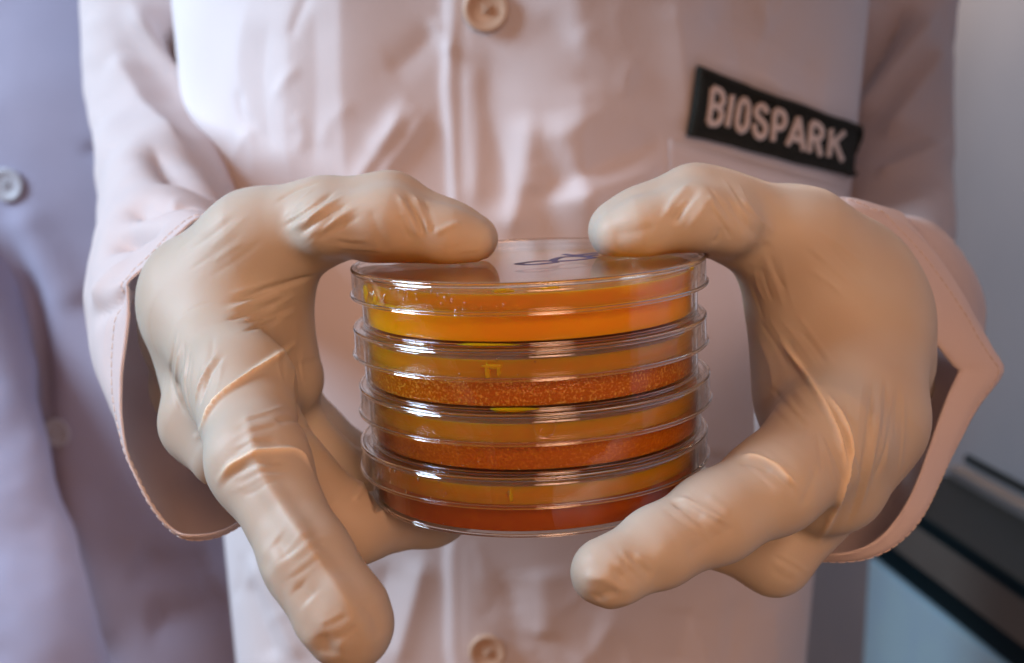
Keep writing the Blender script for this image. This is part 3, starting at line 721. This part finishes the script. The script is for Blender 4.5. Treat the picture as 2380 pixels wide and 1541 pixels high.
# ------------------------------------------------------------------ gloved hands
def smin(a, b, k):
    h = np.maximum(k - np.abs(a - b), 0) / k
    return np.minimum(a, b) - h * h * k * 0.25
class Hand:
    def __init__(self): self.prims = []
    def cone(self, p, q, k=6.0):
        """p, q = (x px, y px, depth mm, radius px)"""
        A, B = V(*p[:3]), V(*q[:3]); self.prims.append((A, B, p[3] * p[2] / FV, q[3] * q[2] / FV, k)); return self
    def chain(self, pts, k=6.0):
        for a, b in zip(pts[:-1], pts[1:]): self.cone(a, b, k)
        return self
    def sdf(self, P):
        P = np.asarray(P, np.float32); d = np.full(len(P), 30.0, np.float32)
        for A, B, r1, r2, k in self.prims:
            m = max(r1, r2) + 18; lo = np.minimum(A, B) - m; hi = np.maximum(A, B) + m
            ix = np.flatnonzero((P[:, 0] > lo[0]) & (P[:, 0] < hi[0]) & (P[:, 1] > lo[1]) & (P[:, 1] < hi[1]) & (P[:, 2] > lo[2]) & (P[:, 2] < hi[2]))
            if not len(ix): continue
            A32 = A.astype(np.float32); ab = (B - A).astype(np.float32); Q = P[ix] - A32
            t = np.clip(Q @ ab / (ab @ ab + 1e-9), 0, 1); Q -= t[:, None] * ab
            di = np.sqrt((Q * Q).sum(1)) - (r1 + (r2 - r1) * t)
            d[ix] = smin(d[ix], di, np.float32(k))
        return d
    def grad(self, P, e=0.3):
        g = np.stack([self.sdf(P + np.eye(3)[i] * e) - self.sdf(P - np.eye(3)[i] * e) for i in range(3)], -1)
        return g / np.maximum(np.linalg.norm(g, axis=1, keepdims=True), 1e-9)
    def mesh(self, h=1.1):
        pts = np.array([np.r_[A - r1, A + r1] for A, B, r1, r2, k in self.prims] + [np.r_[B - r2, B + r2] for A, B, r1, r2, k in self.prims])
        lo = pts[:, :3].min(0) - 4; hi = pts[:, 3:].max(0) + 4
        n = np.ceil((hi - lo) / h).astype(int) + 1
        ax = [lo[i] + h * np.arange(n[i]) for i in range(3)]
        G = np.stack(np.meshgrid(*ax, indexing='ij'), -1).reshape(-1, 3)
        D = np.concatenate([self.sdf(c) for c in np.array_split(G, 12)]).reshape(n)
        ins = D < 0; c = n - 1
        cnt = np.zeros(c, int); offs = [(i, j, k) for i in (0, 1) for j in (0, 1) for k in (0, 1)]
        for o in offs: cnt += ins[o[0]:o[0] + c[0], o[1]:o[1] + c[1], o[2]:o[2] + c[2]]
        act = (cnt > 0) & (cnt < 8); idx = -np.ones(c, int); ids = np.argwhere(act); idx[act] = np.arange(len(ids))
        acc = np.zeros((len(ids), 3)); num = np.zeros(len(ids))
        for a in offs:
            for ax_ in range(3):
                if a[ax_]: continue
                b = list(a); b[ax_] = 1
                da = D[ids[:, 0] + a[0], ids[:, 1] + a[1], ids[:, 2] + a[2]]; db = D[ids[:, 0] + b[0], ids[:, 1] + b[1], ids[:, 2] + b[2]]
                x = (da < 0) != (db < 0); t = np.where(x, da / np.where(x, da - db, 1), 0)
                p = np.array(a, float)[None] + np.eye(3)[ax_] * t[:, None]
                acc[x] += p[x]; num[x] += 1
        v = lo + h * (ids + acc / num[:, None])
        F = []
        for ax_ in range(3):
            o1, o2 = [(1, 2), (2, 0), (0, 1)][ax_]
            sl0 = [slice(None)] * 3; sl1 = [slice(None)] * 3; sl0[ax_] = slice(0, -1); sl1[ax_] = slice(1, None)
            e = np.argwhere(ins[tuple(sl0)] != ins[tuple(sl1)])
            e = e[(e[:, o1] > 0) & (e[:, o2] > 0) & (e[:, o1] < c[o1]) & (e[:, o2] < c[o2])]
            inside = ins[e[:, 0], e[:, 1], e[:, 2]]
            q = []
            for s1, s2 in ((1, 1), (0, 1), (0, 0), (1, 0)):
                w_ = e.copy(); w_[:, o1] -= s1; w_[:, o2] -= s2; q.append(idx[w_[:, 0], w_[:, 1], w_[:, 2]])
            q = np.stack(q, -1); q[~inside] = q[~inside][:, ::-1]; F.append(q)
        F = np.concatenate(F)
        v = self.relax(v, F, 2)
        v, F = self.subdivide(v, F)
        v = self.relax(v, F, 1)
        return v, F
    def relax(self, v, F, it):
        for _ in range(it):
            s = np.zeros_like(v); c = np.zeros(len(v))
            for a in range(4):
                for b in ((a + 1) % 4, (a + 3) % 4):
                    np.add.at(s, F[:, a], v[F[:, b]]); np.add.at(c, F[:, a], 1)
            v = 0.4 * v + 0.6 * s / c[:, None]
            v = v - self.grad(v) * self.sdf(v)[:, None]
        return v
    @staticmethod
    def subdivide(v, F):
        E = np.sort(np.concatenate([F[:, [i, (i + 1) % 4]] for i in range(4)]), axis=1)
        U, inv = np.unique(E, axis=0, return_inverse=True); inv = inv.reshape(4, -1).T
        em = v[U].mean(1); fc = v[F].mean(1); nv, ne = len(v), len(U)
        allv = np.concatenate([v, em, fc]); fi = nv + ne + np.arange(len(F)); out = []
        for i in range(4): out.append(np.stack([F[:, i], nv + inv[:, i], fi, nv + inv[:, (i + 3) % 4]], -1))
        return allv, np.concatenate(out)

def cluster(cx, cy, ang, length, spacing, n, amp, width, bend=6):
    """a fan of fine, roughly parallel creases in stretched latex"""
    out = []; a = math.radians(ang); u = np.array([math.cos(a), math.sin(a)]); w_ = np.array([-u[1], u[0]])
    for i in range(n):
        L = length * RNG.uniform(0.55, 1.1); o = (i - (n - 1) / 2) * spacing + RNG.uniform(-0.25, 0.25) * spacing; c = np.array([cx, cy]) + w_ * o + u * RNG.uniform(-0.2, 0.2) * length
        da = RNG.uniform(-0.12, 0.12); u2 = np.array([math.cos(a + da), math.sin(a + da)])
        out.append(([tuple(c - u2 * L / 2), tuple(c + w_ * RNG.uniform(-bend, bend)), tuple(c + u2 * L / 2)], amp * RNG.uniform(0.5, 1.1) * (-1 if i % 2 else 1), width * RNG.uniform(0.8, 1.2)))
    return out
def dishes_clear(v, n, soft=0.4):
    """press the glove flat where it touches the stack"""
    loc = dishes[0][1]; L = (v - loc) @ Rt        # local coordinates of the top dish
    r = np.hypot(L[:, 0], L[:, 1]); zb = -PITCH_D * 3 + BOT - 0.03
    ins = (r < 46.62) & (L[:, 2] < 0.06) & (L[:, 2] > zb - 0.06)
    dt, db, dr = 0.06 - L[:, 2], L[:, 2] - zb + 0.06, 46.7 - r
    top = ins & (dt <= db) & (dt <= dr + 2); bot = ins & ~top & (db <= dr + 1.5); side = ins & ~top & ~bot
    L[top, 2] = 0.06
    L[bot, 2] = zb - 0.06
    k = 46.7 / np.maximum(r[side], 1); L[side, 0] *= k; L[side, 1] *= k
    return loc + L @ Rt.T

def build_hand(hand, specs, bumps, parent):
    v, F = hand.mesh()
    n = hand.grad(v)
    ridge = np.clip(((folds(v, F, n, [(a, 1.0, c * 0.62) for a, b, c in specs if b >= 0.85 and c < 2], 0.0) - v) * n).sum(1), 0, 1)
    v = folds(v, F, n, [(a, b * (1.15 if abs(b) >= 0.9 else 0.85), c * 0.66) for a, b, c in specs], 0.3)
    for px, py, d, rad, amp, sc in bumps:     # slack, crumpled latex
        c = V(px, py, d); g = np.exp(-(np.linalg.norm(v - c, axis=1) / rad) ** 2)
        v = v + n * (g * amp * (vnoise(v, sc, int(px)) + 0.5 * vnoise(v, sc * 0.5, int(py))))[:, None]
    v = v + n * (0.15 * vnoise(v, 16, 21) + 0.03 * vnoise(v, 5, 22))[:, None]
    v = dishes_clear(v, n)
    o = mesh_obj('gloved_hand', v, F, M['glove'], parent)
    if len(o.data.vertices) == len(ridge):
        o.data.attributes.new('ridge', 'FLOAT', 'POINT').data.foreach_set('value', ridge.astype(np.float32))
    return o

# hand at the left of the picture
H = Hand()
H.chain([(440, 900, 375, 92), (450, 760, 352, 98), (462, 690, 342, 106)], 14)              # wrist into palm
H.cone((470, 665, 338, 112), (600, 572, 328, 108), 14).cone((600, 572, 328, 108), (755, 512, 322, 86), 14)   # thumb metacarpal
H.cone((480, 760, 330, 118), (560, 900, 300, 112), 14)                                       # index metacarpal
H.cone((590, 740, 338, 130), (640, 880, 338, 112), 16)                                       # palm
H.cone((478, 900, 337, 92), (474, 980, 328, 92), 10)                                        # outer knuckles
H.cone((474, 985, 324, 86), (520, 1055, 317, 80), 8)
H.chain([(755, 512, 322, 88), (905, 492, 320, 79), (1040, 540, 318, 60), (1108, 556, 317, 49)], 8)
H.chain([(760, 525, 310, 70), (905, 515, 309, 68), (1040, 548, 308, 52), (1100, 560, 309, 42)], 6)
H.chain([(560, 900, 300, 118), (600, 1075, 272, 108), (720, 1310, 255, 96), (800, 1430, 250, 95), (818, 1462, 250, 88)], 6)
H.chain([(600, 960, 325, 90), (680, 1105, 310, 85), (822, 1222, 315, 83), (1000, 1188, 332, 76), (1090, 1160, 344, 66)], 5)     # middle
H.chain([(640, 930, 345, 85), (740, 1062, 345, 68), (850, 1122, 352, 62), (980, 1108, 365, 56)], 4)                        # ring
H.chain([(640, 880, 360, 70), (740, 1000, 372, 56), (850, 1072, 380, 48), (930, 1066, 386, 44)], 4)                        # little
H.cone((870, 552, 317, 50), (1020, 559, 316, 47), 6)
LW = [([(685, 800), (620, 845), (560, 885), (505, 930), (472, 985), (456, 1015)], 1.2, 1.3),
      ([(505, 1118), (540, 1080), (600, 1056), (660, 1047), (700, 1056), (724, 1092)], 0.9, 1.2),
      ([(508, 1140), (545, 1100), (600, 1078), (660, 1068)], -0.5, 1.6),
      ([(405, 790), (397, 870), (412, 930), (435, 970)], -0.6, 1.2), ([(420, 800), (410, 880), (425, 940)], 0.6, 1.2),
      ([(442, 815), (430, 890), (440, 950), (452, 975)], -0.6, 1.1), ([(520, 825), (485, 875), (462, 950)], -0.6, 1.1), ([(505, 818), (470, 880), (452, 940)], 0.7, 1.2),
      ([(656, 526), (715, 488), (777, 443)], -0.7, 1.3), ([(672, 536), (735, 498), (795, 455)], 0.7, 1.2), ([(690, 548), (750, 508), (812, 470)], -0.7, 1.2),
      ([(706, 558), (765, 520), (830, 480)], 0.6, 1.2), ([(640, 470), (690, 440), (740, 424)], -0.5, 1.3), ([(725, 560), (790, 525), (840, 500)], -0.5, 1.2),
      ([(530, 706), (600, 682), (660, 662), (740, 640)], -0.8, 1.6), ([(525, 722), (600, 700), (665, 680)], 0.7, 1.5), ([(522, 746), (600, 722), (650, 702)], -0.7, 1.4), ([(560, 772), (620, 752), (660, 732)], -0.6, 1.4),
      ([(925, 452), (950, 500), (978, 555)], 0.8, 1.3), ([(945, 450), (968, 505), (990, 545)], -0.7, 1.1), ([(962, 452), (985, 505), (1000, 545)], 0.8, 1.2), ([(985, 462), (1000, 510), (1008, 540)], -0.6, 1.1),
      ([(1075, 516), (1040, 528), (1005, 545)], 0.6, 1.3), ([(860, 480), (880, 540), (900, 590)], -0.4, 2.5),
      ([(640, 980), (680, 975), (715, 1000)], -0.6, 1.5), ([(570, 960), (580, 1010), (590, 1050)], 0.3, 1.5),
      ([(865, 1105), (845, 1135), (820, 1165)], 0.8, 1.2)]
LW += [([(580, 965), (602, 1085), (662, 1190), (740, 1305), (800, 1395), (842, 1450)], 1.5, 3.6), ([(640, 1250), (655, 1275), (668, 1300)], -0.6, 3.6), ([(690, 1355), (705, 1375), (722, 1398)], -0.7, 3.8),
       ([(748, 1470), (760, 1495), (768, 1525)], -0.6, 3.8), ([(790, 1480), (800, 1510), (800, 1540)], 0.4, 2.2), ([(840, 1400), (870, 1440), (880, 1490)], -0.5, 3.5)]
LB = [(660, 1330, 248, 12, 0.55, 7), (770, 1500, 240, 10, 0.6, 7), (600, 1230, 262, 10, 0.35, 8)]
LW += cluster(620, 700, -22, 150, 15, 7, 0.34, 1.0) + cluster(730, 500, -38, 120, 11, 9, 0.36, 0.9) + cluster(450, 870, 100, 150, 17, 7, 0.32, 1.0) + cluster(960, 500, 62, 80, 12, 6, 0.36, 0.8)
LW += cluster(600, 1000, -18, 120, 13, 6, 0.22, 1.0) + cluster(620, 1100, -14, 150, 12, 6, 0.24, 0.9) + cluster(700, 1290, -38, 130, 13, 6, 0.26, 0.9) + cluster(520, 560, -35, 150, 18, 6, 0.2, 1.2)
LW += cluster(1080, 575, -10, 60, 9, 4, 0.16, 0.8) + cluster(800, 1460, -30, 90, 14, 6, 0.3, 1.0) + cluster(830, 570, 5, 90, 10, 4, 0.25, 0.9) + cluster(680, 860, 85, 110, 14, 5, 0.3, 1.0)
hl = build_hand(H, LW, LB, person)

# hand at the right of the picture
H = Hand()
H.chain([(2070, 900, 385, 100), (2015, 830, 355, 130), (1975, 760, 340, 148)], 12)
H.cone((1978, 800, 334, 168), (1982, 960, 327, 166), 12).cone((1955, 655, 346, 152), (1990, 720, 348, 150), 10)
H.cone((1968, 690, 340, 138), (1850, 572, 332, 118), 12).cone((1850, 572, 332, 118), (1690, 502, 324, 86), 12)
H.cone((1885, 740, 338, 128), (1880, 900, 335, 122), 14)
H.cone((1960, 980, 318, 160), (1930, 1110, 312, 135), 12)
H.chain([(1690, 502, 324, 90), (1612, 480, 320, 82), (1490, 517, 318, 68), (1428, 535, 317, 57)], 8)
H.chain([(1690, 520, 312, 74), (1612, 505, 309, 66), (1490, 530, 307, 54), (1432, 545, 308, 44)], 6)
H.chain([(1925, 1020, 304, 140), (1800, 1125, 288, 106), (1660, 1205, 280, 96), (1530, 1272, 274, 83), (1420, 1328, 268, 67), (1400, 1332, 268, 66)], 6)
H.chain([(1925, 1130, 326, 110), (1800, 1296, 322, 84), (1660, 1240, 328, 74), (1520, 1190, 338, 66)], 3.5)
H.chain([(1900, 1100, 348, 95), (1800, 1230, 350, 66), (1660, 1195, 356, 58), (1560, 1150, 364, 52)], 3.5)
H.chain([(1880, 1040, 366, 75), (1800, 1160, 372, 52), (1680, 1150, 380, 46), (1600, 1115, 388, 42)], 3.5)
H.cone((1445, 545, 316, 48), (1645, 524, 318, 50), 6)
RW = [([(1815, 795), (1860, 852), (1905, 922), (1940, 992), (1960, 1060), (1960, 1112)], 1.35, 1.2),
      ([(1905, 900), (1950, 960), (1974, 1020), (1972, 1080), (1955, 1140), (1930, 1205), (1905, 1260)], 1.25, 1.3),
      ([(1930, 955), (1955, 1020), (1960, 1090)], -0.8, 1.1),
      ([(1718, 1060), (1760, 1063), (1800, 1080), (1830, 1108), (1850, 1128)], 0.9, 1.2), ([(1715, 1075), (1755, 1080), (1795, 1098)], -0.5, 1.4),
      ([(1566, 1156), (1600, 1165), (1650, 1194), (1695, 1218)], 0.8, 1.2), ([(1562, 1168), (1598, 1180), (1640, 1205)], -0.6, 1.3),
      ([(1640, 1150), (1680, 1180), (1700, 1200)], 0.3, 1.5),
      ([(2030, 880), (2020, 1000), (2000, 1130), (1965, 1230)], -0.7, 1.6), ([(2048, 900), (2035, 1020), (2010, 1140), (1990, 1200)], 0.6, 1.5), ([(2075, 940), (2060, 1040), (2030, 1120)], -0.5, 1.6),
      ([(1600, 425), (1572, 460), (1548, 502)], 0.8, 1.6), ([(1625, 430), (1590, 480), (1560, 520)], -0.6, 2.0), ([(1660, 450), (1630, 490), (1600, 530)], 0.4, 2.0),
      ([(1676, 528), (1670, 552), (1655, 566)], -0.4, 1.4), ([(1690, 470), (1730, 520), (1765, 550)], -0.6, 2.2), ([(1720, 455), (1760, 505), (1800, 540)], 0.5, 2.2),
      ([(1765, 790), (1790, 850), (1800, 920)], 0.4, 2.5), ([(1860, 1180), (1880, 1140), (1900, 1080)], -0.4, 2)]
RW += [([(1425, 1350), (1470, 1328), (1525, 1332)], -0.85, 3.6), ([(1380, 1398), (1408, 1382), (1440, 1378)], -0.8, 2.6), ([(1350, 1340), (1400, 1345), (1440, 1365), (1480, 1372)], 0.8, 2.0), ([(1590, 1290), (1650, 1255), (1720, 1215)], -0.5, 3.5),
       ([(1420, 545), (1470, 540), (1530, 525)], -0.5, 3), ([(1790, 560), (1760, 600), (1745, 640)], -0.6, 3)]
RB = [(1470, 1350, 262, 10, 0.6, 7), (1400, 1385, 264, 8, 0.5, 6), (1640, 560, 310, 10, 0.15, 6)]
RW += cluster(1700, 480, 58, 100, 12, 8, 0.34, 0.9) + cluster(1580, 480, 125, 90, 12, 5, 0.36, 0.9) + cluster(1960, 1060, 75, 200, 15, 8, 0.34, 1.0) + cluster(2050, 980, 95, 220, 17, 7, 0.3, 1.1)
RW += cluster(1800, 1100, 40, 130, 13, 6, 0.24, 0.9) + cluster(1620, 1200, 42, 130, 13, 6, 0.24, 0.9) + cluster(1470, 1320, 50, 90, 12, 6, 0.32, 0.9) + cluster(1850, 800, 55, 150, 17, 6, 0.24, 1.1)
RW += cluster(1790, 660, 70, 150, 16, 6, 0.26, 1.1) + cluster(1940, 620, 45, 160, 20, 5, 0.2, 1.2) + cluster(1850, 960, 50, 140, 14, 6, 0.26, 1.0) + cluster(1830, 1320, 30, 90, 12, 4, 0.25, 0.9)
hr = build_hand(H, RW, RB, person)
